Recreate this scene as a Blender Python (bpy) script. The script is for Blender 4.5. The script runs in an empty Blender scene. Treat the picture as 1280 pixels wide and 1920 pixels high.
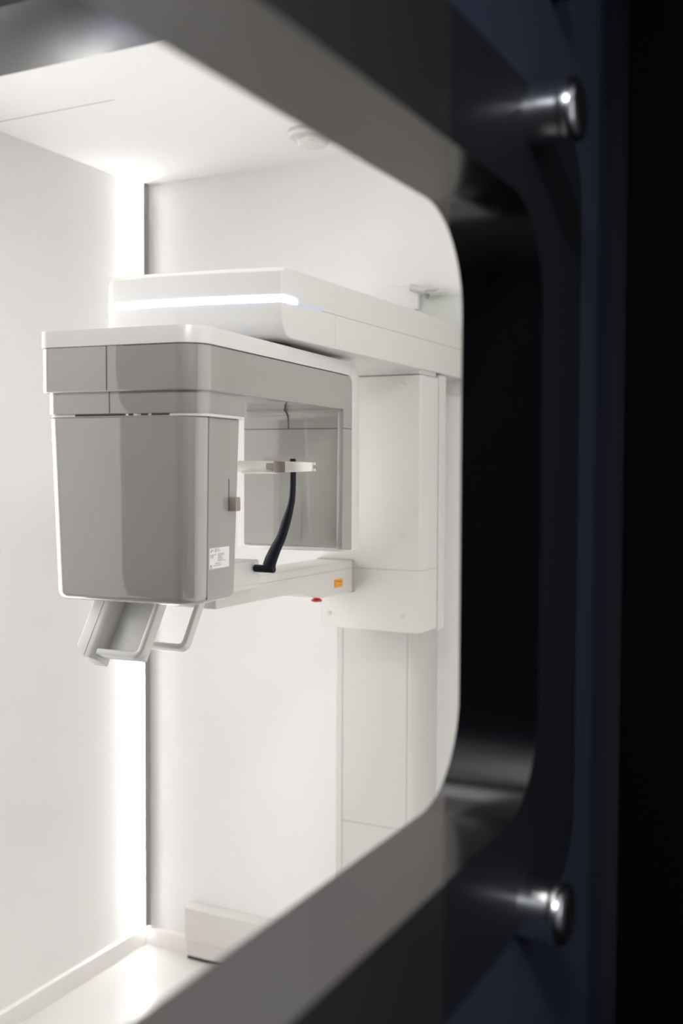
import bpy, bmesh, math
from mathutils import Vector, Matrix
S = bpy.context.scene
COL = S.collection
PI = math.pi

# ------------------------------------------------------------------ materials
def mat(name, col, rough=0.5, metal=0.0, coat=0.0, coat_rough=0.05, coat_ior=1.5, emit=None, strength=0.0,
        noise=0.0, nscale=40.0, bump=0.0, bscale=200.0, spec=0.5):
    m = bpy.data.materials.new(name)
    m.use_nodes = True
    nt = m.node_tree
    b = nt.nodes['Principled BSDF']
    b.inputs['Base Color'].default_value = (*col, 1)
    b.inputs['Roughness'].default_value = rough
    b.inputs['Metallic'].default_value = metal
    b.inputs['Coat Weight'].default_value = coat
    b.inputs['Coat Roughness'].default_value = coat_rough
    b.inputs['Coat IOR'].default_value = coat_ior
    b.inputs['Specular IOR Level'].default_value = spec
    if emit:
        b.inputs['Emission Color'].default_value = (*emit, 1)
        b.inputs['Emission Strength'].default_value = strength
    tc = nt.nodes.new('ShaderNodeTexCoord')
    if noise:
        n = nt.nodes.new('ShaderNodeTexNoise')
        n.inputs['Scale'].default_value = nscale
        n.inputs['Detail'].default_value = 4
        nt.links.new(tc.outputs['Object'], n.inputs['Vector'])
        r = nt.nodes.new('ShaderNodeMapRange')
        r.inputs['To Min'].default_value = 1 - noise
        r.inputs['To Max'].default_value = 1 + noise
        nt.links.new(n.outputs['Fac'], r.inputs['Value'])
        mx = nt.nodes.new('ShaderNodeMix')
        mx.data_type = 'RGBA'
        mx.blend_type = 'MULTIPLY'
        mx.inputs['Factor'].default_value = 1
        mx.inputs['A'].default_value = (*col, 1)
        nt.links.new(r.outputs['Result'], mx.inputs['B'])
        nt.links.new(mx.outputs['Result'], b.inputs['Base Color'])
    if bump:
        n2 = nt.nodes.new('ShaderNodeTexNoise')
        n2.inputs['Scale'].default_value = bscale
        n2.inputs['Detail'].default_value = 3
        nt.links.new(tc.outputs['Object'], n2.inputs['Vector'])
        bp = nt.nodes.new('ShaderNodeBump')
        bp.inputs['Strength'].default_value = bump
        bp.inputs['Distance'].default_value = 0.001
        nt.links.new(n2.outputs['Fac'], bp.inputs['Height'])
        nt.links.new(bp.outputs['Normal'], b.inputs['Normal'])
    return m

M = {}
M['wall'] = mat('white_wall_lacquer', (0.80, 0.793, 0.783), 0.75, noise=0.01, nscale=3, bump=0.05, spec=0.15)
M['ceil'] = mat('white_ceiling_panel', (0.725, 0.718, 0.709), 0.9, noise=0.01, nscale=3, spec=0.15)
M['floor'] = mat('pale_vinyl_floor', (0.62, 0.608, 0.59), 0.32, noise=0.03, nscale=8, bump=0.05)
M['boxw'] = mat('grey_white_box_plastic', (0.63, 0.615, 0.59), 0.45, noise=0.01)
M['darkfloor'] = mat('dark_floor_low_bounce', (0.05, 0.048, 0.05), 0.5, noise=0.05, nscale=8)
M['skirt'] = mat('white_skirting', (0.78, 0.765, 0.745), 0.4, noise=0.01)
M['gap'] = mat('dark_gap', (0.03, 0.025, 0.022), 0.7, noise=0.05)
M['softgap'] = mat('soft_grey_joint', (0.40, 0.37, 0.34), 0.7, noise=0.05)
M['paleline'] = mat('pale_joint', (0.55, 0.53, 0.50), 0.7, noise=0.05)
M['white'] = mat('white_machine_lacquer', (0.585, 0.577, 0.558), 0.36, coat=0.08, noise=0.01)
M['painted_shade'] = mat('shaded_white_column_lacquer', (0.525, 0.517, 0.498), 0.4, coat=0.05, noise=0.01)  # darker copy of the machine white, shade put into the column colour
M['offwhite'] = mat('off_white_machine_plastic', (0.59, 0.585, 0.558), 0.38, noise=0.01)
M['grey'] = mat('warm_grey_gloss_lacquer', (0.255, 0.245, 0.228), 0.4, coat=1.0, coat_rough=0.03, coat_ior=1.8, noise=0.02, nscale=300)
M['knob'] = mat('grey_knob_plastic', (0.24, 0.22, 0.20), 0.35, noise=0.02)
M['clip'] = mat('taupe_clip_plastic', (0.135, 0.117, 0.105), 0.45, noise=0.02)
M['cream'] = mat('cream_plastic', (0.62, 0.605, 0.56), 0.4, noise=0.01)
M['black'] = mat('black_rubber', (0.003, 0.005, 0.010), 0.5, noise=0.05, spec=0.2)
M['hub'] = mat('dark_blue_plastic', (0.02, 0.022, 0.05), 0.35, noise=0.05)
M['red'] = mat('red_button_plastic', (0.55, 0.004, 0.01), 0.3, noise=0.02)
M['orange'] = mat('orange_sticker', (0.80, 0.33, 0.03), 0.5, noise=0.02)
M['paper'] = mat('pale_sticker', (0.68, 0.68, 0.66), 0.5, noise=0.01)
M['ink'] = mat('sticker_ink', (0.10, 0.085, 0.08), 0.6, noise=0.02)
M['inksoft'] = mat('sticker_small_print', (0.30, 0.27, 0.26), 0.6, noise=0.02)
M['inkblue'] = mat('sticker_blue_ink', (0.035, 0.03, 0.09), 0.6, noise=0.02)
M['brown'] = mat('sticker_brown_ink', (0.24, 0.06, 0.02), 0.6, noise=0.02)
M['alu'] = mat('satin_aluminium', (0.33, 0.335, 0.33), 0.4, metal=0.3, noise=0.02)
M['led'] = mat('led_diffuser', (0.9, 0.9, 0.9), 0.5, emit=(1.0, 0.99, 0.975), strength=52, noise=0.005)
M['ledblue'] = mat('blue_white_light_bar', (0.9, 0.9, 0.95), 0.4, emit=(0.38, 0.48, 1.0), strength=22.0, noise=0.005)
M['ledline'] = mat('blue_light_line', (0.3, 0.4, 0.9), 0.4, emit=(0.12, 0.22, 0.9), strength=0.8, noise=0.005)
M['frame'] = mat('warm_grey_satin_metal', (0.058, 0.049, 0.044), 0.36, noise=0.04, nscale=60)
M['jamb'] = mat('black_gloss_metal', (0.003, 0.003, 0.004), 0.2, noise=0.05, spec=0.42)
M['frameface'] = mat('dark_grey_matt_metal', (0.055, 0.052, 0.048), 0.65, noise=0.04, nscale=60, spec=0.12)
M['matt'] = mat('black_matt_metal', (0.022, 0.023, 0.027), 0.6, noise=0.05, spec=0.15)
M['beam'] = mat('dark_grey_gloss_lacquer', (0.02, 0.019, 0.019), 0.36, noise=0.02, spec=0.3)
M['navy'] = mat('navy_corridor_paint', (0.052, 0.060, 0.090), 0.5, noise=0.03, nscale=10)
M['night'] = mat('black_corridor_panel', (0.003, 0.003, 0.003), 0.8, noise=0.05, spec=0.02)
M['corridor'] = mat('pale_corridor_paint', (0.35, 0.34, 0.36), 0.6, noise=0.03, nscale=6)
M['chrome'] = mat('polished_chrome', (0.86, 0.84, 0.84), 0.24, metal=1.0, noise=0.01)
M['bracket'] = mat('pale_green_grey_plastic', (0.60, 0.61, 0.58), 0.35, noise=0.01)
M['bracketdark'] = mat('grey_green_metal', (0.25, 0.28, 0.27), 0.35, metal=0.4, noise=0.01)

# ------------------------------------------------------------------ helpers
def rpoly(pts, n=8):
    """polygon corners (u, v, r) -> points with corners rounded by r"""
    out = []
    N = len(pts)
    for i in range(N):
        p = Vector(pts[i][:2]); r = pts[i][2] if len(pts[i]) > 2 else 0
        a = Vector(pts[i - 1][:2]); b = Vector(pts[(i + 1) % N][:2])
        if r <= 0:
            out.append(p); continue
        da = (a - p).normalized(); db = (b - p).normalized()
        ang = da.angle(db)
        t = r / math.tan(ang / 2)
        c = p + (da + db).normalized() * (r / math.sin(ang / 2))
        s = p + da * t; e = p + db * t
        v0 = s - c; v1 = e - c
        a0 = math.atan2(v0.y, v0.x); a1 = math.atan2(v1.y, v1.x)
        d = (a1 - a0 + PI) % (2 * PI) - PI
        for k in range(n + 1):
            q = a0 + d * k / n
            out.append(c + Vector((math.cos(q), math.sin(q))) * r)
    return [(v.x, v.y) for v in out]

AX = {'X': lambda u, v, w: (w, u, v), 'Y': lambda u, v, w: (u, w, v), 'Z': lambda u, v, w: (u, v, w)}

def prism(bm, poly, axis, lo, hi, bev=0.0, seg=3, bevel_if=None):
    """extrude a 2-D polygon: axis X -> (y,z), Y -> (x,z), Z -> (x,y); bevel the two rims"""
    f = AX[axis]
    a = [bm.verts.new(f(u, v, lo)) for u, v in poly]
    b = [bm.verts.new(f(u, v, hi)) for u, v in poly]
    n = len(poly)
    fs = [bm.faces.new(a), bm.faces.new(b)]
    for i in range(n):
        fs.append(bm.faces.new((a[i], a[(i + 1) % n], b[(i + 1) % n], b[i])))
    bmesh.ops.recalc_face_normals(bm, faces=fs)
    if bev > 0:
        es = set()
        for fc in fs[:2]:
            for e in fc.edges:
                if bevel_if is None or bevel_if(e):
                    es.add(e)
        bmesh.ops.bevel(bm, geom=list(es), offset=bev, segments=seg, profile=0.5, affect='EDGES', clamp_overlap=True)
    return fs

def rrect(u0, u1, v0, v1, r=0.0, n=6):
    if r <= 0:
        return [(u0, v0), (u1, v0), (u1, v1), (u0, v1)]
    return rpoly([(u0, v0, r), (u1, v0, r), (u1, v1, r), (u0, v1, r)], n)

def box(bm, x0, x1, y0, y1, z0, z1, bev=0.0, seg=2):
    r = bmesh.ops.create_cube(bm, size=1)
    vs = r['verts']
    for v in vs:
        v.co = Vector(((x0 + x1) / 2 + v.co.x * (x1 - x0), (y0 + y1) / 2 + v.co.y * (y1 - y0), (z0 + z1) / 2 + v.co.z * (z1 - z0)))
    if bev > 0:
        es = list({e for v in vs for e in v.link_edges})
        bmesh.ops.bevel(bm, geom=es, offset=bev, segments=seg, profile=0.5, affect='EDGES', clamp_overlap=True)

def tube(bm, path, radii, n=20, flat=None, cap=True, ref=(0, 1, 0)):
    """sweep an ellipse along a path; radii = list of (across, along ref)"""
    path = [Vector(p) for p in path]
    rings = []
    for i, p in enumerate(path):
        t = (path[min(i + 1, len(path) - 1)] - path[max(i - 1, 0)]).normalized()
        rf = Vector(ref)
        b = (rf - t * rf.dot(t)).normalized()
        a = t.cross(b)
        ra, rb = radii[i] if isinstance(radii[i], tuple) else (radii[i], radii[i])
        ring = []
        for k in range(n):
            q = 2 * PI * k / n
            c, s = math.cos(q), math.sin(q)
            if flat:
                c = math.copysign(abs(c) ** flat, c); s = math.copysign(abs(s) ** flat, s)
            ring.append(bm.verts.new(p + a * ra * c + b * rb * s))
        rings.append(ring)
    for i in range(len(rings) - 1):
        for k in range(n):
            bm.faces.new((rings[i][k], rings[i][(k + 1) % n], rings[i + 1][(k + 1) % n], rings[i + 1][k]))
    if cap:
        bm.faces.new(rings[0][::-1]); bm.faces.new(rings[-1])
    bmesh.ops.recalc_face_normals(bm, faces=bm.faces[:])

def lathe(bm, prof, mtx=None, n=40):
    """revolve (radius, height) profile around local Z, then transform"""
    rings = []
    for r, h in prof:
        if r < 1e-6:
            rings.append([bm.verts.new((0, 0, h))])
        else:
            rings.append([bm.verts.new((r * math.cos(2 * PI * k / n), r * math.sin(2 * PI * k / n), h)) for k in range(n)])
    for i in range(len(rings) - 1):
        A, B = rings[i], rings[i + 1]
        for k in range(n):
            k2 = (k + 1) % n
            if len(A) == 1 and len(B) == 1: continue
            if len(A) == 1: bm.faces.new((A[0], B[k], B[k2]))
            elif len(B) == 1: bm.faces.new((A[k], A[k2], B[0]))
            else: bm.faces.new((A[k], A[k2], B[k2], B[k]))
    if mtx is not None:
        bmesh.ops.transform(bm, matrix=mtx, verts=[v for r in rings for v in r])
    bmesh.ops.recalc_face_normals(bm, faces=bm.faces[:])

def fillet_path(pts, r, n=6):
    """3-D polyline with rounded corners"""
    P = [Vector(p) for p in pts]
    out = [P[0]]
    for i in range(1, len(P) - 1):
        da = (P[i - 1] - P[i]).normalized(); db = (P[i + 1] - P[i]).normalized()
        s = P[i] + da * r; e = P[i] + db * r
        for k in range(n + 1):
            t = k / n
            out.append(s * (1 - t) ** 2 + P[i] * 2 * t * (1 - t) + e * t * t)
    out.append(P[-1])
    return out

def tag(o, label=None, cat=None, group=None, kind=None):
    if label: o['label'] = label
    if cat: o['category'] = cat
    if group: o['group'] = group
    if kind: o['kind'] = kind
    return o

def obj(name, bm, m, parent=None, smooth=35, label=None):
    if smooth:
        lim = math.radians(smooth)
        for f in bm.faces: f.smooth = True
        for e in bm.edges:
            if len(e.link_faces) == 2:
                e.smooth = e.calc_face_angle(0) < lim
    me = bpy.data.meshes.new(name)
    bm.to_mesh(me); bm.free()
    o = bpy.data.objects.new(name, me)
    ms = m if isinstance(m, (list, tuple)) else [m]
    for q in ms: me.materials.append(q)
    COL.objects.link(o)
    if parent:
        o.parent = parent
        o.matrix_parent_inverse = PW[parent.name].inverted() if parent.name in PW else Matrix()
    PW[o.name] = Matrix()
    if label: o['label'] = label
    return o

PW = {}
def empty(name, loc, label, cat, group=None):
    o = bpy.data.objects.new(name, None)
    COL.objects.link(o)
    o.location = loc
    o.empty_display_size = 0.1
    PW[o.name] = Matrix.Translation(loc)
    tag(o, label, cat, group)
    return o

def struct(name, bm, m, parent=None, smooth=35, label=None):
    o = obj(name, bm, m, parent, smooth)
    if parent is None: o['kind'] = 'structure'
    if label: o['label'] = label
    return o

NB = bmesh.new

def text_mesh(bm, s, size, mtx):
    cu = bpy.data.curves.new('lettering', 'FONT')
    cu.body = s; cu.size = size; cu.align_x = 'CENTER'; cu.align_y = 'CENTER'
    cu.extrude = 0.00008
    cu.resolution_u = 3
    to = bpy.data.objects.new('lettering', cu)
    COL.objects.link(to)
    dg = bpy.context.evaluated_depsgraph_get()
    me = bpy.data.meshes.new_from_object(to.evaluated_get(dg))
    me.transform(mtx)
    bm.from_mesh(me)
    bpy.data.objects.remove(to); bpy.data.curves.remove(cu); bpy.data.meshes.remove(me)

# ------------------------------------------------------------------ room
XL, YB, ZC = -2.088, 2.713, 2.372        # left wall, back wall, ceiling
XI, XO = -0.45, -0.36                   # inner and outer face of the partition on the right
YF = -0.35                              # front wall of the X-ray room

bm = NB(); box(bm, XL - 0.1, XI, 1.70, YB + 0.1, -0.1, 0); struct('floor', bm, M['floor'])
bm = NB(); box(bm, XL - 0.1, XI, YF - 0.1, 1.70, -0.1, 0); struct('floor_front', bm, M['darkfloor'])  # unseen front floor, made dark to cut bounce and jamb reflections
bm = NB(); box(bm, XL - 0.1, XL, YF - 0.1, YB + 0.1, 0, ZC); struct('wall_left', bm, M['wall'])
bm = NB(); box(bm, XL, XI, YB, YB + 0.1, 0, ZC); struct('wall_back', bm, M['wall'])
bm = NB(); box(bm, XL, XI, YF - 0.1, YF, 0, ZC); struct('wall_front', bm, M['navy'])
bm = NB(); box(bm, XL - 0.1, XI, YF - 0.1, YB + 0.1, ZC, ZC + 0.1); struct('ceiling', bm, M['ceil'])
bm = NB(); box(bm, XL, -1.667, 2.0555, 2.0600, ZC - 0.0008, ZC); struct('trim_1', bm, M['paleline'])

# partition with an opening for the window frame: white inside, navy on the corridor side
FZ0, FZ1, FY0, FY1 = 1.000, 1.909, -0.20, 1.342       # outer edge of the window frame
OZ0, OZ1, OY0, OY1 = 1.126, 1.789, -0.04, 1.183       # clear opening
bm = NB()
outer = [(YF - 0.1, 0), (YB + 0.1, 0), (YB + 0.1, ZC), (YF - 0.1, ZC)]
inner = rpoly([(FY0, FZ0, .08), (FY1, FZ0, .08), (FY1, FZ1, .08), (FY0, FZ1, .08)], 10)
def ring_prism(bm, outer, inner, lo, hi):
    """a plate across X with a hole: front, back, inner and outer rims"""
    f = AX['X']
    def loop(p, w): return [bm.verts.new(f(u, v, w)) for u, v in p]
    o0, o1, i0, i1 = loop(outer, lo), loop(outer, hi), loop(inner, lo), loop(inner, hi)
    def rim(a, b):
        for k in range(len(a)):
            bm.faces.new((a[k], a[(k + 1) % len(a)], b[(k + 1) % len(b)], b[k]))
    rim(o0, o1); rim(i0, i1)
    for o, i in ((o0, i0), (o1, i1)):
        es = []
        for L in (o, i):
            for k in range(len(L)):
                es.append(bm.edges.get((L[k], L[(k + 1) % len(L)])))
        bmesh.ops.triangle_fill(bm, use_beauty=True, use_dissolve=False, edges=es)
    bmesh.ops.recalc_face_normals(bm, faces=bm.faces[:])
ring_prism(bm, outer, inner, XI, XO)
for f in bm.faces:
    if all(v.co.x > XO - 1e-4 for v in f.verts): f.material_index = 1
wr = struct('wall_right', bm, [M['wall'], M['navy']], smooth=0)

# rounded window frame: one ring, cut by a mitre into the grey rails and the black jamb
def frame_ring():
    bm = NB()
    out = rpoly([(FY0, FZ0, .08), (FY1, FZ0, .08), (FY1, FZ1, .08), (FY0, FZ1, .08)], 12)
    inn = rpoly([(OY0, OZ0, .10), (OY1, OZ0, .11), (OY1, OZ1, .11), (OY0, OZ1, .10)], 12)
    ring_prism(bm, out, inn, XI - 0.002, XO + 0.004)
    return bm
pA, pB = Vector((XO, 0.909, 0)), Vector((XI, 1.135, 0))
d = pB - pA
nrm = Vector((d.y, -d.x, 0)).normalized()
if nrm.y < 0: nrm = -nrm
def half(bm, keep_far):
    g = bm.verts[:] + bm.edges[:] + bm.faces[:]
    r = bmesh.ops.bisect_plane(bm, geom=g, plane_co=pA, plane_no=nrm, clear_inner=keep_far, clear_outer=not keep_far)
    es = [e for e in r['geom_cut'] if isinstance(e, bmesh.types.BMEdge)]
    bmesh.ops.holes_fill(bm, edges=es)
    bmesh.ops.recalc_face_normals(bm, faces=bm.faces[:])
    return bm
w1 = bpy.data.objects.new('window_1', None); COL.objects.link(w1); w1['kind'] = 'structure'; PW['window_1'] = Matrix()
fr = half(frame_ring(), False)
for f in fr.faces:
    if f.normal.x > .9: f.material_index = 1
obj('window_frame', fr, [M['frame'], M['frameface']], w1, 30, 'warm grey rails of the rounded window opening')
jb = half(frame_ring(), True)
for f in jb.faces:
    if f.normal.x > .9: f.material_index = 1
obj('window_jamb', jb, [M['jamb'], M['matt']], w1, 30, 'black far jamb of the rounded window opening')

# dropped grey soffit that crosses the room just inside the window
bm = NB(); box(bm, XL, XI, 1.035, 1.216, 2.08, ZC, 0.004); struct('trim_2', bm, M['beam'])

# added unseen dark panel on the front wall, gives the jamb a dark reflection
bm = NB(); box(bm, -1.35, -0.50, YF, YF + .03, 0.005, 2.06, .003); struct('dark_reflection_panel', bm, M['night'])

# skirting boards
bm = NB(); prism(bm, rpoly([(XL, 0), (XL + .013, 0), (XL + .013, .057, .004), (XL, .057)]), 'Y', YF, YB); struct('baseboard_left', bm, M['skirt'])
bm = NB(); prism(bm, rpoly([(YB, 0), (YB - .013, 0), (YB - .013, .057, .004), (YB, .057)]), 'X', XL + .013, XI); struct('baseboard_back', bm, M['skirt'])

# dark corridor on the camera side
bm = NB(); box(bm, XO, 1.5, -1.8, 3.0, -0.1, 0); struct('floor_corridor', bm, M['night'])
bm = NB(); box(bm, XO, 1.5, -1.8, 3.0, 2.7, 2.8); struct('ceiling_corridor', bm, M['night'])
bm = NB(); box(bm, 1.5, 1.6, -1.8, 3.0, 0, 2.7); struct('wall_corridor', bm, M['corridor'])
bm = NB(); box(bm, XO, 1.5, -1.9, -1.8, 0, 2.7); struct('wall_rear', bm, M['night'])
bm = NB(); box(bm, XO - 0.09, XO, -1.9, YF - 0.1, 0, 2.7); box(bm, XI, XO, YF - .1, 3.0, ZC, 2.7); struct('wall_upper', bm, M['navy'])
bm = NB(); box(bm, -0.318, -0.02, 1.42, 1.60, 0, 2.7, 0.004); struct('trim_3', bm, M['night'])
bm = NB(); box(bm, XO, 1.5, 3.0, 3.1, 0, 2.7); struct('wall_end', bm, M['corridor'])

# ------------------------------------------------------------------ corner light
t = empty('corner_light', (XL + .0125, 2.70, 0.06), 'tall bright vertical light strip standing in the back left corner', 'light')
bm = NB(); prism(bm, rpoly([(-2.0685, 2.685), (-2.0660, 2.683, .001), (-2.0660, YB), (-2.0685, YB)]), 'Z', .058, ZC - .0005); obj('profile', bm, M['alu'], t, label='grey aluminium side of the light strip')
bm = NB(); prism(bm, rpoly([(XL + .0005, YB - .001), (XL + .0005, 2.690), (XL + .004, 2.682, .003), (-2.0687, 2.681, .002), (-2.0687, YB - .001)]), 'Z', .058, ZC - .006); obj('diffuser', bm, M['led'], t)

# ------------------------------------------------------------------ panoramic X-ray unit
U = empty('dental_xray_unit', (-1.23, 2.65, 0), 'white and grey panoramic dental X-ray unit on a wall column', 'x-ray machine')

# column
bm = NB()
prism(bm, rpoly([(-1.348, YB - .001), (-1.348, 2.592, .006), (-1.101, 2.592, .028), (-1.101, YB - .001)]), 'Z', 0.002, 1.742)
colm = obj('column', bm, M['painted_shade'], U)
bm = NB()
for x in (-1.3265, -1.1355):
    box(bm, x - .0007, x + .0007, 2.5912, 2.5922, .02, 1.09)
box(bm, -1.3265, -1.1355, 2.5912, 2.5922, .5428, .5444)
obj('joint', bm, M['softgap'], colm, 0, 'thin joint lines on the column')

# carriage
bm = NB()
prism(bm, rpoly([(-1.2965, 2.510), (-1.2965, 2.400, .004), (-1.0205, 2.400, .006), (-1.0205, 2.510)]), 'Z', 1.102, 1.7285, .003, 2)
car = obj('carriage', bm, M['white'], U)
bm = NB()
box(bm, -1.2968, -1.0202, 2.3996, 2.505, 1.2544, 1.2556)
obj('joint', bm, M['softgap'], car, 0, 'thin level joint around the carriage')
bm = NB()
box(bm, -1.29, -1.024, 2.509, 2.5145, 1.102, 1.7285)
obj('shadow_gap', bm, M['gap'], car, 0, 'dark gap behind the carriage')
bm = NB()
prism(bm, rpoly([(-1.30, 2.560), (-1.30, 2.5145), (-1.0175, 2.5145, .003), (-1.0175, 2.560, .008)]), 'Z', 1.097, 1.735, .003, 2)
obj('back_cover', bm, M['white'], car)
bm = NB(); box(bm, -1.293, -1.027, 2.407, 2.509, 1.7305, 1.7425); obj('neck', bm, M['white'], car)
for x, z in ((-1.266, 1.137), (-1.064, 1.143), (-1.066, 1.34), (-1.066, 1.704)):
    bm = NB()
    lathe(bm, [(0, 0), (.0055, 0), (.006, .0003), (.006, .001)], Matrix.Translation((x, 2.3992, z)) @ Matrix.Rotation(-PI / 2, 4, 'X'), 20)
    obj('screw_cover', bm, M['paleline'], car, label='small round grey plug on the carriage')

# upper arm: side profile swept across X, front face bowed
def bow(x):
    s = (x + 1.02) / -0.39
    return 1.744 - 0.052 * (1 - (1 - s) ** 2) * 1.0 + 0.010 * max(0, s - .75) / .25
def arm_profile(x, ins, r_top=.012, r_bot=.034):
    y0 = bow(x) + ins
    z1 = 1.8768 - ins * .8; z0 = 1.7455 + ins * .6
    return rpoly([(y0, z1, r_top), (y0, z0, r_bot), (YB - .001, z0 - .006), (YB - .001, z1)], 8)
bm = NB()
xs = []
R_ = .030
for i in range(8):
    a = PI / 2 * i / 8
    xs.append((-1.41 + R_ * (1 - math.cos(a)), R_ * (1 - math.sin(a))))
for i in range(25):
    xs.append((-1.38 + (.36 - .004) * i / 24, 0))
for i in range(1, 5):
    a = PI / 2 * i / 4
    xs.append((-1.024 + .004 * math.sin(a), .004 * (1 - math.cos(a))))
rings = []
for x, ins in xs:
    rings.append([bm.verts.new((x, y, z)) for y, z in arm_profile(x, ins)])
for a, b in zip(rings, rings[1:]):
    for k in range(len(a)):
        bm.faces.new((a[k], a[(k + 1) % len(a)], b[(k + 1) % len(a)], b[k]))
bm.faces.new(rings[0][::-1]); bm.faces.new(rings[-1])
bmesh.ops.recalc_face_normals(bm, faces=bm.faces[:])
arm = obj('upper_arm', bm, M['white'], U, 30)
# light bar following the bow and turning onto the right side
bm = NB()
path = [-1.4092, -1.408, -1.405, -1.400, -1.393, -1.386] + [(-1.38 + .3585 * i / 28) for i in range(29)]
def end_ins(x): return 0 if x > -1.38 else .030 * (1 - math.sqrt(max(0, 1 - ((-1.38 - x) / .030) ** 2)))
pts = [(x, bow(x) + end_ins(x) - .0006) for x in path]
pts += [(-1.0196, bow(-1.02) + .001), (-1.0193, 1.764), (-1.0193, 1.783), (-1.0193, 1.7985)]
ra = []
for i, (x, y) in enumerate(pts):
    h = .0068
    z = 1.8172
    if i == len(pts) - 1: h = .0045
    p = Vector((x, y)); q = Vector(pts[min(i + 1, len(pts) - 1)]) - Vector(pts[max(i - 1, 0)])
    nn = Vector((-q.y, q.x)).normalized() * .004
    ra.append([bm.verts.new((x, y, z - h)), bm.verts.new((x, y, z + h)), bm.verts.new((x + nn.x, y + nn.y, z + h)), bm.verts.new((x + nn.x, y + nn.y, z - h))])
for a, b in zip(ra, ra[1:]):
    for k in range(4): bm.faces.new((a[k], a[(k + 1) % 4], b[(k + 1) % 4], b[k]))
bm.faces.new(ra[0]); bm.faces.new(ra[-1][::-1])
bmesh.ops.recalc_face_normals(bm, faces=bm.faces[:])
obj('light_bar', bm, M['ledblue'], arm, 30, 'glowing blue white light bar across the arm front')
bm = NB(); box(bm, -1.0204, -1.0197, 1.7985, 1.893, 1.8124, 1.8138); obj('light_line', bm, M['ledline'], arm, 0, 'thin blue glowing line')
bm = NB(); box(bm, -1.0204, -1.0197, 1.893, 2.70, 1.8125, 1.8138); obj('joint', bm, M['softgap'], arm, 0, 'thin dark joint along the arm side')
bm = NB(); box(bm, -1.0204, -1.0197, 1.9518, 1.9526, 1.748, 1.8125); obj('joint', bm, M['paleline'], arm, 0, 'faint upright joint on the arm side')

# rotating arm, turned a few degrees; built in its own frame and turned into place
RO = Matrix.Translation((-1.0, 1.4425, -.0022)) @ Matrix.Rotation(math.radians(5.5), 4, 'Z')
def robj(name, bm, m, parent, smooth=35, label=None):
    bmesh.ops.transform(bm, matrix=RO, verts=bm.verts[:])
    return obj(name, bm, m, parent, smooth, label)

# pivot between the arms
bm = NB(); lathe(bm, [(0, 1.728), (.085, 1.728), (.088, 1.731), (.088, 1.752), (0, 1.752)], Matrix.Translation((-.115, .40, 0)))
robj('pivot', bm, M['hub'], U, label='dark blue pivot under the upper arm')

def plan(x0, x1, y0, y1, rfr, rfl, rb=0.0):
    return rpoly([(x0, y0, rfl), (x1, y0, rfr), (x1, y1, rb), (x0, y1, rb)], 10)
WL = -.318
# white shell: top plate and rear plate in one
bm = NB()
prism(bm, rpoly([(WL, 0, .026), (0, 0, .046), (0, .672), (-.02, .6725), (WL + .03, .6725), (WL + .03, .67)], 12), 'Z', 1.7068, 1.7350, .007, 3,
      bevel_if=lambda e: all(v.co.z > 1.72 for v in e.verts) and any(v.co.y < .67 for v in e.verts))
shell = robj('top_cover', bm, M['white'], U)
bm = NB()
prism(bm, rpoly([(.6735, 1.7350), (.7275, 1.7350, .042), (.7275, 1.3245, .014), (.683, 1.3245), (.683, 1.7066, .024), (.6735, 1.7066)], 10), 'X', -.28, 0, .004, 3)
robj('rear_cover', bm, M['white'], U)
# grey beam under the top cover
bm = NB()
prism(bm, rpoly([(WL + .002, .002, .024), (-.002, .002, .044), (-.002, .658), (WL + .03, .658)], 12), 'Z', 1.6305, 1.7058, .003, 3,
      bevel_if=lambda e: all(v.co.z < 1.64 for v in e.verts))
prism(bm, rpoly([(.657, 1.7058), (.682, 1.7058, .022), (.682, 1.6305), (.657, 1.6305)], 8), 'X', WL + .03, -.002)
beam = robj('rotating_beam', bm, M['grey'], U)
bm = NB()
box(bm, -.1763, -.1749, .0014, .0024, 1.632, 1.7060)
robj('joint', bm, M['gap'], beam, 0, 'dark upright joint on the beam front')
bm = NB()
prism(bm, rpoly([(WL + .0025, .0025, .024), (-.0016, .0016, .044), (-.0016, .66), (WL + .03, .66)], 12), 'Z', 1.7050, 1.7070)
robj('joint', bm, M['gap'], shell, 0, 'dark joint line under the top cover')

# collar of the tube head
bm = NB()
prism(bm, rpoly([(-.3085, .010, .026), (-.0075, .010, .042), (-.0075, .183, .006), (-.3085, .183, .01)], 12), 'Z', 1.5935, 1.632, .0015, 2,
      bevel_if=lambda e: all(v.co.z < 1.6 for v in e.verts))
head = robj('tube_head', bm, M['grey'], U)
bm = NB(); box(bm, -.1761, -.1750, .0094, .0104, 1.5945, 1.632); robj('joint', bm, M['gap'], head, 0, 'dark upright joint on the collar')
bm = NB()
prism(bm, rpoly([(-.3065, .013, .026), (-.0080, .013, .042), (-.0080, .181, .004), (-.3065, .181, .004)], 12), 'Z', 1.5890, 1.5936)
robj('plate', bm, M['white'], head, label='white plate in the slit between collar and housing')
bm = NB(); box(bm, -.246, -.062, .0124, .02, 1.5900, 1.5930); robj('slot', bm, M['gap'], head, 0, 'dark slot in the slit')
bm = NB()
for x in (-.1425, -.124, -.119, -.0985):
    w = .003 if x != -.124 else .006
    box(bm, x - w, x + w, .0121, .0135, 1.5905, 1.5928)
robj('contact', bm, M['chrome'], head, 0, 'bright metal contacts in the slot')
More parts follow.
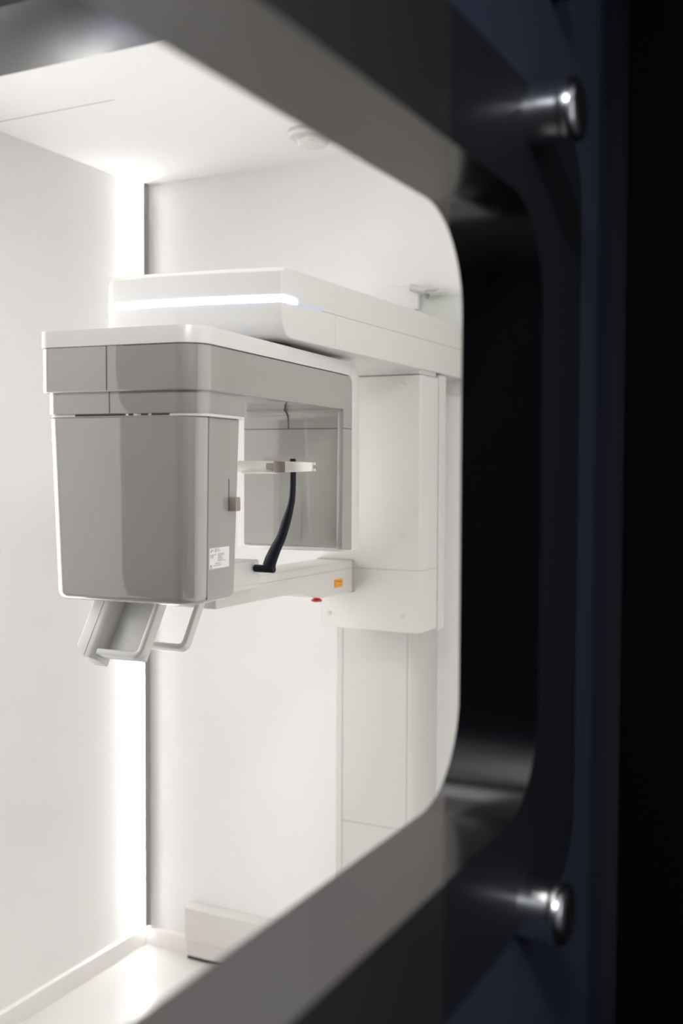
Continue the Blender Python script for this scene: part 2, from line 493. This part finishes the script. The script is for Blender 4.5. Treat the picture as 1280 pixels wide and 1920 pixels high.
# housing of the tube head, tapered downwards
bm = NB()
top = rpoly([(-.3085, .012, .028), (-.0120, .012, .040), (-.0120, .168, .012), (-.3085, .168, .012)], 12)
def ring_at(z, sx0, sx1, sy0, sy1, ins=0):
    x0, x1, y0, y1 = -.3085 + sx0 + ins, -.0120 - sx1 - ins, .012 + sy0 + ins, .1735 - sy1 - ins
    k = 1
    return [(u, v, z) for u, v in rpoly([(x0, y0, max(.028 - ins * .5, .004)), (x1, y0, max(.040 - ins * .5, .004)), (x1, y1, max(.012, .004)), (x0, y1, .012)], 12)]
rings = []
zt, zb = 1.5888, 1.2755
rb = .014
for z, ins in [(zt, .002), (zt - .002, 0)] + [(zt - .002 + (zb + rb - zt + .002) * i / 8, 0) for i in range(1, 9)] + \
        [(zb + rb - rb * math.sin(PI / 2 * i / 6), rb * (1 - math.cos(PI / 2 * i / 6))) for i in range(1, 7)]:
    s = (zt - z) / (zt - zb)
    rings.append([bm.verts.new(p) for p in ring_at(z, .012 * s, .004 * s, .003 * s, .013 * s, ins)])
for a, b in zip(rings, rings[1:]):
    for k in range(len(a)):
        bm.faces.new((a[k], a[(k + 1) % len(a)], b[(k + 1) % len(a)], b[k]))
bm.faces.new(rings[0][::-1]); bm.faces.new(rings[-1])
bmesh.ops.recalc_face_normals(bm, faces=bm.faces[:])
robj('housing', bm, M['grey'], head)
def side_x(z): return -.0120 - .004 * (zt - z) / (zt - zb)
# upright joint on the side of the housing (follows the taper)
def side_strip(bm, y0, y1, z0, z1, proud=.0004, depth=.001, yshift=0):
    vs = []
    for z, dy in ((z0, 0), (z1, yshift)):
        x = side_x(z)
        vs.append([bm.verts.new((x - depth, y0 + dy, z)), bm.verts.new((x + proud, y0 + dy, z)), bm.verts.new((x + proud, y1 + dy, z)), bm.verts.new((x - depth, y1 + dy, z))])
    a, b = vs
    for k in range(4): bm.faces.new((a[k], a[(k + 1) % 4], b[(k + 1) % 4], b[k]))
    bm.faces.new(a[::-1]); bm.faces.new(b)
    bmesh.ops.recalc_face_normals(bm, faces=bm.faces[:])
bm = NB(); side_strip(bm, .0545, .0560, 1.283, 1.5885, proud=.0003)
robj('joint', bm, M['gap'], head, 0, 'dark upright joint on the housing side')
bm = NB(); side_strip(bm, .1285, .1305, 1.4285, 1.4842)
robj('slider_slot', bm, M['gap'], head, 0, 'dark upright slot')
bm = NB(); box(bm, side_x(1.44) - .001, side_x(1.44) + .013, .1315, .1500, 1.4290, 1.4530, .002)
robj('slider_knob', bm, M['knob'], head, label='small grey sliding knob')
# rating sticker
bm = NB(); side_strip(bm, .0622, .1328, 1.3332, 1.3684, proud=.0004)
stick = robj('sticker', bm, M['paper'], head, 0, 'pale rating sticker covered in small print')
def on_side(bm, y0, y1, z0, z1):
    x = side_x((z0 + z1) / 2)
    box(bm, x + .0001, x + .0007, y0, y1, z0, z1)
bm = NB()
def words(bm, y, z, ws, h=.0010, gap=.0012):
    for w in ws:
        on_side(bm, y, y + w, z, z + h); y += w + gap
for i, ws in enumerate(([.006, .005, .0075], [.004, .008], [.003, .006])):
    words(bm, .0645, 1.3565 - i * .0022, ws)
for i, ws in enumerate(([.003, .004, .008, .004], [.004, .003, .005, .007], [.004, .004, .003], [.012, .006], [.003, .007, .005], [.008, .007, .004, .006])):
    words(bm, .0915, 1.3572 - i * .0024, ws)
words(bm, .0865, 1.3655, [.010]); words(bm, .0865, 1.3625, [.012])
words(bm, .082, 1.3412, [.011, .007]); words(bm, .075, 1.3380, [.005, .004, .009, .008])
words(bm, .0715, 1.3648, [.003], .0009); words(bm, .0715, 1.3632, [.004], .0009)
robj('print', bm, M['inksoft'], stick, 0, 'grey lines of small print')
bm = NB()
x = side_x(1.36) + .0004
f = bm.faces.new([bm.verts.new((x, y, z)) for y, z in ((.0655, 1.3615), (.0672, 1.3615), (.0700, 1.3658), (.0690, 1.3662))])
bmesh.ops.recalc_face_normals(bm, faces=[f]); r = bmesh.ops.extrude_face_region(bm, geom=[f])
for v in [g for g in r['geom'] if isinstance(g, bmesh.types.BMVert)]: v.co.x += .0004
on_side(bm, .0812, .0838, 1.3648, 1.3668); on_side(bm, .0812, .0838, 1.3618, 1.3622); on_side(bm, .0812, .0816, 1.3618, 1.3640); on_side(bm, .0834, .0838, 1.3618, 1.3640); on_side(bm, .0812, .0838, 1.3636, 1.3640)
robj('mark', bm, M['ink'], stick, 0, 'small dark slanted mark and symbols')
bm = NB()
def arc_mark(bm, cy, cz, r0, r1, a0, a1, n=14):
    x = side_x(cz) + .0008
    L = []
    for i in range(n + 1):
        a = math.radians(a0 + (a1 - a0) * i / n)
        L.append((bm.verts.new((x, cy + r0 * math.cos(a), cz + r0 * math.sin(a))), bm.verts.new((x, cy + r1 * math.cos(a), cz + r1 * math.sin(a)))))
    for p, q in zip(L, L[1:]): bm.faces.new((p[0], p[1], q[1], q[0]))
arc_mark(bm, .0675, 1.3370, .0024, .0030, 0, 360, 24); arc_mark(bm, .0675, 1.3378, .0002, .0021, 20, 160); arc_mark(bm, .0680, 1.3352, .0001, .0009, 0, 360)
robj('emblem', bm, M['inkblue'], stick, 0, 'round blue black symbol')

# sensor head at the far end of the rotating arm
bm = NB()
fil = [(.645 - .022 * (1 - math.cos(PI / 2 * i / 8)), 1.6085 + .022 * math.sin(PI / 2 * i / 8)) for i in range(9)]
prof = [(.6832, 1.3315), (.649, 1.3315), (.645, 1.3355)] + fil + [(.618, 1.6310), (.6832, 1.6310)]
prism(bm, prof, 'X', -.245, -.006)
prism(bm, rpoly([(.6832, 1.3275), (.628, 1.3275, .012), (.634, 1.632), (.6832, 1.632)], 6), 'X', -.014, -.001, .002, 2,
      bevel_if=lambda e: all(v.co.y < .64 for v in e.verts))
sens = robj('sensor_head', bm, M['grey'], U)
bm = NB()
prism(bm, rpoly([(.683, 1.3325), (.6465, 1.3325, .004), (.652, 1.3225, .006), (.683, 1.3225)], 5), 'X', -.238, -.0145, .002, 2)
robj('bottom_plate', bm, M['offwhite'], sens, label='pale lower edge of the sensor head')
bm = NB()
box(bm, -.2452, -.014, .6444, .6455, 1.5900, 1.5912); box(bm, -.0015, -.0006, .634, .6832, 1.5900, 1.5912)
box(bm, -.1372, -.1356, .6444, .6460, 1.5906, 1.612)
for (a, b) in zip(fil, fil[1:]):
    box(bm, -.1372, -.1356, min(a[0], b[0]) - .0006, max(a[0], b[0]) + .0004, min(a[1], b[1]) - .0006, max(a[1], b[1]))
robj('joint', bm, M['gap'], sens, 0, 'dark joint lines across the sensor head')
bm = NB()
o = rrect(-.157, -.103, 1.340, 1.4830, .006); i_ = rrect(-.1564, -.1036, 1.3406, 1.4824, .0055)
fa = AX['Y']
A = [bm.verts.new(fa(u, v, .6446)) for u, v in o]; B = [bm.verts.new(fa(u, v, .6446)) for u, v in i_]
for k in range(len(A)): bm.faces.new((A[k], A[(k + 1) % len(A)], B[(k + 1) % len(A)], B[k]))
for sx, sz in ((-1, 1), (1, 1), (1, -1), (-1, -1)):
    cx, cz = -.130 + sx * .0215, 1.4115 + sz * .0655
    box(bm, min(cx, cx - sx * .005), max(cx, cx - sx * .005), .6445, .6449, cz - .0005, cz + .0005)
    box(bm, cx - .0005, cx + .0005, .6445, .6449, min(cz, cz - sz * .004), max(cz, cz - sz * .004))
robj('target_outline', bm, M['knob'], sens, 0, 'thin rounded outline with corner marks')

# patient support arm
bm = NB()
bot = [(2.404, 1.1968), (2.330, 1.1966), (2.262, 1.1952), (2.236, 1.1958), (2.214, 1.1990), (2.190, 1.2045), (2.165, 1.2105), (2.138, 1.2160), (2.105, 1.2190), (2.06, 1.2196)]
prism(bm, bot + [(1.7915, 1.2196), (1.790, 1.2212), (1.790, 1.270), (1.793, 1.2735), (2.404, 1.2735)], 'X', -1.300, -1.200, .006, 3)
sup = obj('support_arm', bm, M['offwhite'], U)
bm = NB(); box(bm, -1.2004, -1.1996, 1.92, 2.399, 1.2552, 1.2562); obj('joint', bm, M['softgap'], sup, 0, 'fine joint along the support arm')
bm = NB(); box(bm, -1.301, -1.1975, 2.3955, 2.4005, 1.194, 1.276, .001); obj('collar', bm, M['softgap'], sup, label='dark rim where the support arm enters the carriage')
bm = NB()
prism(bm, rpoly([(1.62, 1.2565, .004), (1.912, 1.2520, .008), (1.908, 1.3130, .006), (1.62, 1.3130, .006)], 5), 'X', -1.335, -1.171, .004, 3)
blk = obj('slide_block', bm, M['offwhite'], sup)
bm = NB(); prism(bm, [(1.70, 1.2668), (1.911, 1.2620), (1.911, 1.2629), (1.70, 1.2677)], 'X', -1.1718, -1.1706); obj('joint', bm, M['paleline'], sup, 0, 'fine joint on the slide block')
# orange emergency stop sticker
bm = NB(); prism(bm, rrect(2.2970, 2.3425, 1.2135, 1.2342, .0015), 'X', -1.2002, -1.1994); est = obj('stop_sticker', bm, M['orange'], sup, 0, 'orange emergency stop sticker')
bm = NB()
mt = lambda y, z: Matrix.Translation((-1.1993, y, z)) @ Matrix.Rotation(PI / 2, 4, 'Z') @ Matrix.Rotation(PI / 2, 4, 'X')
text_mesh(bm, 'Emergency', .0056, mt(2.3270, 1.2280)); text_mesh(bm, 'Stop', .0058, mt(2.3270, 1.2195))
for z in (1.2305, 1.2265): box(bm, -1.1995, -1.1992, 2.3010, 2.3115, z, z + .0006)
box(bm, -1.1995, -1.1992, 2.3110, 2.3118, 1.2268, 1.2310); box(bm, -1.1995, -1.1992, 2.3005, 2.3011, 1.2268, 1.2310)
for k in range(4): box(bm, -1.1995, -1.1992, 2.3030, 2.3085 - .001 * (k % 2), 1.2232 - k * .0023, 1.2240 - k * .0023)
obj('lettering', bm, M['brown'], est, 0, 'brown lettering Emergency Stop')
bm = NB(); lathe(bm, [(0, 0), (.0115, 0), (.0135, .002), (.0130, .0045), (.0085, .0065), (.0085, .016), (0, .016)], Matrix.Translation((-1.2165, 2.240, 1.1868)))
obj('stop_button', bm, M['red'], sup, label='red emergency stop button under the support arm')

# mount and grips below the tube head
bm = NB(); prism(bm, rrect(-1.43, -1.19, 1.62, 1.795, .01), 'Z', 1.2575, 1.2705, .002, 2); obj('grip_mount', bm, M['offwhite'], sup)
tl = Vector((0, .0523, .0839)).normalized()               # direction of the leaning grips
def lean(y0, z0, z): return y0 + (z - z0) * tl.y / tl.z
def grip(x0, x1, y0, z0, name, rx, ry, rc=.016, left_stub=False):
    ztop = 1.262
    pts = [(x1, lean(y0, z0, ztop), ztop), (x1, y0, z0), (x0, y0, z0)]
    if not left_stub: pts.append((x0, lean(y0, z0, ztop), ztop))
    bm = NB()
    pth = fillet_path(pts, rc, 8)
    nrm_ = Vector((0, -tl.z, tl.y))
    tube(bm, pth, [(rx, ry)] * len(pth), 24, flat=.55, ref=nrm_)
    return obj(name, bm, M['offwhite'], sup)
grip(-1.342, -1.2435, 1.607, 1.1485, 'hand_grip', .0072, .0108, left_stub=True)
grip(-1.327, -1.2145, 1.705, 1.1530, 'hand_grip', .0066, .0098)
# control panel: a recessed plate and a thick side piece, leaning with the grips
LM = Matrix.Translation((.003, 1.607, 1.1485)) @ Matrix.Rotation(-math.atan2(tl.y, tl.z), 4, 'X')     # local z runs up the slope, local y to the rear
bm = NB()
prism(bm, rpoly([(-1.394, .030), (-1.394, -.014, .003), (-1.341, -.014, .019), (-1.341, .030)], 10), 'Z', -.016, .125, .003, 2)
p1, p2 = Vector((-1.394, 0, .008)), Vector((-1.366, 0, -.017))
cn = Vector((p2.z - p1.z, 0, -(p2.x - p1.x))).normalized()
r = bmesh.ops.bisect_plane(bm, geom=bm.verts[:] + bm.edges[:] + bm.faces[:], plane_co=p1, plane_no=cn, clear_outer=True)
bmesh.ops.holes_fill(bm, edges=[e for e in r['geom_cut'] if isinstance(e, bmesh.types.BMEdge)])
bmesh.ops.recalc_face_normals(bm, faces=bm.faces[:])
bmesh.ops.transform(bm, matrix=LM, verts=bm.verts[:])
cp = obj('control_panel', bm, M['white'], sup)
bm = NB()
prism(bm, rrect(-1.345, -1.2515, .000, .125, .004), 'Y', .014, .028, .002, 2)
bmesh.ops.transform(bm, matrix=LM, verts=bm.verts[:])
obj('panel_face', bm, M['offwhite'], sup)
bm = NB(); box(bm, -1.3685, -1.3677, -.0146, -.0136, -.012, .125); bmesh.ops.transform(bm, matrix=LM, verts=bm.verts[:])
obj('joint', bm, M['softgap'], sup, 0, 'fine joint on the control panel')

# chin post with cross bar
px = [(504, 1066), (508, 1052), (517, 1030), (526, 1010), (535, 980), (543, 950), (546, 930), (547, 900), (547, 880), (546.5, 862)]
wd = [13.5, 12.8, 11.0, 9.7, 9.0, 6.2, 5.4, 5.2, 5.2, 5.2]
path, rad = [], []
for (x, y), w in zip(px, wd):
    path.append((-1.0787 + (x - 546) * .0013 + (y - 860) * .00000, 1.883, 1.5218 - (y - 860) * .001067)); rad.append((w * .00107, .0065 + w * .00015))
def catmull(P, R, n=5):
    Po, Ro = [], []
    V = [Vector(p) for p in P]
    for i in range(len(V) - 1):
        p0, p1, p2, p3 = V[max(i - 1, 0)], V[i], V[i + 1], V[min(i + 2, len(V) - 1)]
        for k in range(n):
            t = k / n
            Po.append(.5 * ((2 * p1) + (p2 - p0) * t + (2 * p0 - 5 * p1 + 4 * p2 - p3) * t * t + (3 * p1 - p0 - 3 * p2 + p3) * t ** 3))
            Ro.append((R[i][0] * (1 - t) + R[i + 1][0] * t, R[i][1] * (1 - t) + R[i + 1][1] * t))
    Po.append(V[-1]); Ro.append(R[-1])
    return Po, Ro
path, rad = catmull(path, rad)
path.append(path[-1] + Vector((0, 0, .0012))); rad.append((rad[-1][0] * .85, rad[-1][1] * .85))
bm = NB(); tube(bm, path, rad, 24, ref=(0, 1, 0))
chin = obj('chin_post', bm, M['black'], U, label='curved black chin post')
bm = NB(); lathe(bm, [(0, 0), (.0060, 0), (.0078, .0018), (.0078, .0455), (.0066, .0475), (0, .0475)], Matrix.Translation((-1.1680, 1.883, 1.2965)) @ Matrix.Rotation(PI / 2, 4, 'Y'))
obj('cross_bar', bm, M['black'], chin)

# temple support: bar, clip and forked curved arm, on a thin post
bm = NB(); prism(bm, rrect(-1.330, -1.115, 1.4935, 1.5165, .003), 'Y', 1.868, 1.8735, .0015, 2)
box(bm, -1.30, -1.285, 1.871, 1.886, 1.31, 1.510, .003)
ts = obj('temple_support', bm, M['cream'], U)
bm = NB(); prism(bm, rpoly([(-1.19, 1.866), (-1.185, 1.855, .004), (-1.10, 1.860, .003), (-1.10, 1.870)], 5), 'Z', 1.4905, 1.4940); obj('lip', bm, M['cream'], ts)
bm = NB()
sec = []
for i in range(15):
    s = i / 14
    x = -1.093 + .0745 * s
    y = 1.868 + .010 * math.sin(s * PI) - .012 * s
    hh = .0112 - .0028 * s
    sec.append((x, y, hh))
L = []
for x, y, hh in sec:
    zc = 1.5045
    L.append([bm.verts.new((x, y - .002, zc - hh)), bm.verts.new((x, y - .002, zc + hh)), bm.verts.new((x, y + .003, zc + hh)), bm.verts.new((x, y + .003, zc - hh))])
for a, b in zip(L, L[1:]):
    for k in range(4): bm.faces.new((a[k], a[(k + 1) % 4], b[(k + 1) % 4], b[k]))
bm.faces.new(L[0]); bm.faces.new(L[-1][::-1])
x, y, hh = sec[-1]
for sg in (-1, 1):
    box(bm, x - .001, x + .0065, y - .002, y + .003, 1.5045 + sg * hh * .7 - .0025, 1.5045 + sg * hh * .7 + .0025, .001)
bmesh.ops.recalc_face_normals(bm, faces=bm.faces[:])
obj('curved_arm', bm, M['cream'], ts)
bm = NB(); prism(bm, rpoly([(-1.1265, 1.4995, .004), (-1.1265, 1.5115, .004), (-1.107, 1.5115), (-1.107, 1.5150, .001), (-1.0865, 1.5150, .002), (-1.0865, 1.4935, .002), (-1.107, 1.4935, .001), (-1.107, 1.4995)], 5), 'Y', 1.858, 1.8675, .0012, 2)
obj('clip', bm, M['clip'], ts, label='taupe clip on the temple support')

# ------------------------------------------------------------------ things around the unit
t = empty('smoke_detector', (-1.362, 2.480, ZC), 'round white detector on the ceiling above the machine', 'detector')
bm = NB(); lathe(bm, [(0, 0), (.066, 0), (.066, -.010), (.060, -.015), (0, -.015)], Matrix.Translation((-1.362, 2.480, ZC))); obj('base', bm, M['white'], t)
bm = NB(); lathe(bm, [(.044, -.014), (.044, -.026), (.036, -.036), (.018, -.041), (0, -.042)], Matrix.Translation((-1.362, 2.480, ZC))); obj('dome', bm, M['white'], t)

t = empty('cable_box', (-1.66, 2.69, 0), 'long low white cable box on the floor against the back wall', 'box')
bm = NB(); prism(bm, rpoly([(YB - .001, .058), (2.675, .058), (2.675, .1590, .002), (YB - .001, .1670, .002)]), 'X', -1.908, -1.42, .002, 2); obj('cover', bm, M['boxw'], t)
bm = NB(); prism(bm, rrect(2.677, YB - .014, .012, .0565), 'X', -1.902, -1.42, .001); obj('base', bm, M['boxw'], t)
bm = NB(); box(bm, -1.902, -1.42, 2.681, YB - .016, 0, .014); obj('painted_shade', bm, M['gap'], t, label='dark strip painted as the shadow under the box')  # dark filler stands in for the shadow below the base

t = empty('wall_bracket', (-1.10, YB, 1.95), 'pale wall bracket with a small clamp above the white upper arm', 'bracket')
bm = NB(); box(bm, -1.262, -1.154, YB - .022, YB, 1.930, 1.996, .004); obj('housing', bm, M['wall'], t)
bm = NB(); box(bm, -1.158, -1.00, YB - .010, YB, 1.70, 1.966, .003); obj('panel', bm, M['bracket'], t)
bm = NB(); tube(bm, [(-1.172, YB - .03, 1.990), (-1.120, YB - .03, 1.974), (-1.060, YB - .03, 1.970)], [.009, .007, .005], 14)
lathe(bm, [(0, 0), (.020, 0), (.020, .008), (0, .008)], Matrix.Translation((-1.112, YB - .03, 1.976))); obj('clamp', bm, M['bracket'], t)
bm = NB(); lathe(bm, [(0, 0), (.005, 0), (.008, .012), (0, .012)], Matrix.Translation((-1.126, YB - .03, 1.956)), 16); obj('screw', bm, M['bracketdark'], t, label='dark screw of the clamp')

# fittings on the corridor side of the partition
def fitting(name, y, z, r, ln, label, m, group=None):
    t = empty(name, (XO, y, z), label, 'wall fitting', group)
    mt_ = Matrix.Translation((XO - .0005, y, z)) @ Matrix.Rotation(PI / 2, 4, 'Y')
    bm = NB(); lathe(bm, [(0, 0), (r * .92, 0), (r * .92, ln * .68), (0, ln * .68)], mt_); obj('post', bm, m, t)
    bm = NB(); lathe(bm, [(0, ln * .66), (r * .96, ln * .66), (r, ln * .70), (r, ln * .80), (r * .98, ln * .87), (r * .92, ln * .94), (r * .80, ln * .985), (r * .6, ln * 1.01), (r * .3, ln * 1.025), (0, ln * 1.03)], mt_); obj('cap', bm, m, t)
    return t
fitting('standoff', 1.132, 1.8780, .0345, .060, 'polished chrome standoff at the top right of the dark window frame', M['chrome'], 'standoffs on the dark wall')
fitting('standoff', 1.139, 1.0180, .0350, .056, 'polished chrome standoff low on the dark wall below the window corner', M['chrome'], 'standoffs on the dark wall')
fitting('standoff', 1.215, 2.052, .022, .022, 'small black fitting cut off by the top edge of the photo', M['black'])

# ------------------------------------------------------------------ light
def area(name, loc, rot, sx, sy, power, col):
    l = bpy.data.lights.new(name, 'AREA')
    l.shape = 'RECTANGLE'; l.size = sx; l.size_y = sy; l.energy = power; l.color = col
    o = bpy.data.objects.new(name, l); COL.objects.link(o)
    o.location = loc; o.rotation_euler = rot
    return o
# added unseen fill lights on ceiling and walls, powers fitted to the room tones
LC = (1.0, 0.985, 0.965)
area('ceiling_fill', (-1.35, 1.45, ZC - .004), (0, 0, 0), 1.2, 0.36, 4.3, LC)
area('ceiling_fill', (-0.60, 2.10, ZC - .004), (0, 0, 0), 0.2, 1.0, 0.55, LC)
area('wall_panel_fill', (-2.085, 0.07, 1.2), (PI / 2, 0, math.radians(-90)), 0.84, 2.2, 4.6, LC)
area('wall_panel_fill', (-2.085, 1.45, 1.05), (PI / 2, 0, math.radians(-90)), 0.9, 1.9, 21, LC)
area('wall_panel_fill', (-0.455, 2.0, 1.2), (PI / 2, 0, math.radians(90)), 1.0, 2.2, 3.4, LC)
area('wall_fill', (-0.455, 0.65, 2.13), (PI / 2, 0, math.radians(90)), 0.5, 0.2, 13, LC)
# added unseen corridor fills for the navy wall and the chrome highlights
area('corridor_fill', (0.85, 0.40, 2.68), (0, 0, 0), 0.7, 1.6, 3, (0.86, 0.90, 1.0))
area('corridor_fill', (0.10, -0.45, 2.60), (0, 0, 0), 0.3, 0.5, 42, (0.84, 0.89, 1.0))
area('corridor_wall_fill', (1.49, 0.70, 1.75), (PI / 2, 0, math.radians(90)), 0.5, 1.6, 3.0, (0.95, 0.94, 1.0))

w = bpy.data.worlds.new('World'); S.world = w; w.use_nodes = True
w.node_tree.nodes['Background'].inputs[0].default_value = (0, 0, 0, 1)

# ------------------------------------------------------------------ camera
f = 2024.0
th = math.radians(27.2); pt = math.atan(80 / f); rl = math.radians(-0.25)
F = Vector((-math.sin(th) * math.cos(pt), math.cos(th) * math.cos(pt), -math.sin(pt)))
R = Vector((math.cos(th), math.sin(th), 0)); Uv = R.cross(F)
R2 = R * math.cos(rl) - Uv * math.sin(rl); U2 = R2.cross(F)
cam = bpy.data.cameras.new('Camera'); co = bpy.data.objects.new('Camera', cam); COL.objects.link(co)
mw = Matrix((( R2.x, U2.x, -F.x, 0), (R2.y, U2.y, -F.y, 0), (R2.z, U2.z, -F.z, 1.5), (0, 0, 0, 1)))
co.matrix_world = mw
cam.sensor_fit = 'VERTICAL'; cam.sensor_height = 36; cam.sensor_width = 24
cam.lens = f / 1920 * 36
cam.clip_start = 0.02
cam.dof.use_dof = True; cam.dof.focus_distance = 2.08; cam.dof.aperture_fstop = 2.4
S.camera = co

S.view_settings.view_transform = 'Standard'; S.view_settings.look = 'None'
S.view_settings.exposure = 0.03; S.view_settings.gamma = 1.0
S.view_settings.use_curve_mapping = False
S.cycles.max_bounces = 12; S.cycles.diffuse_bounces = 8
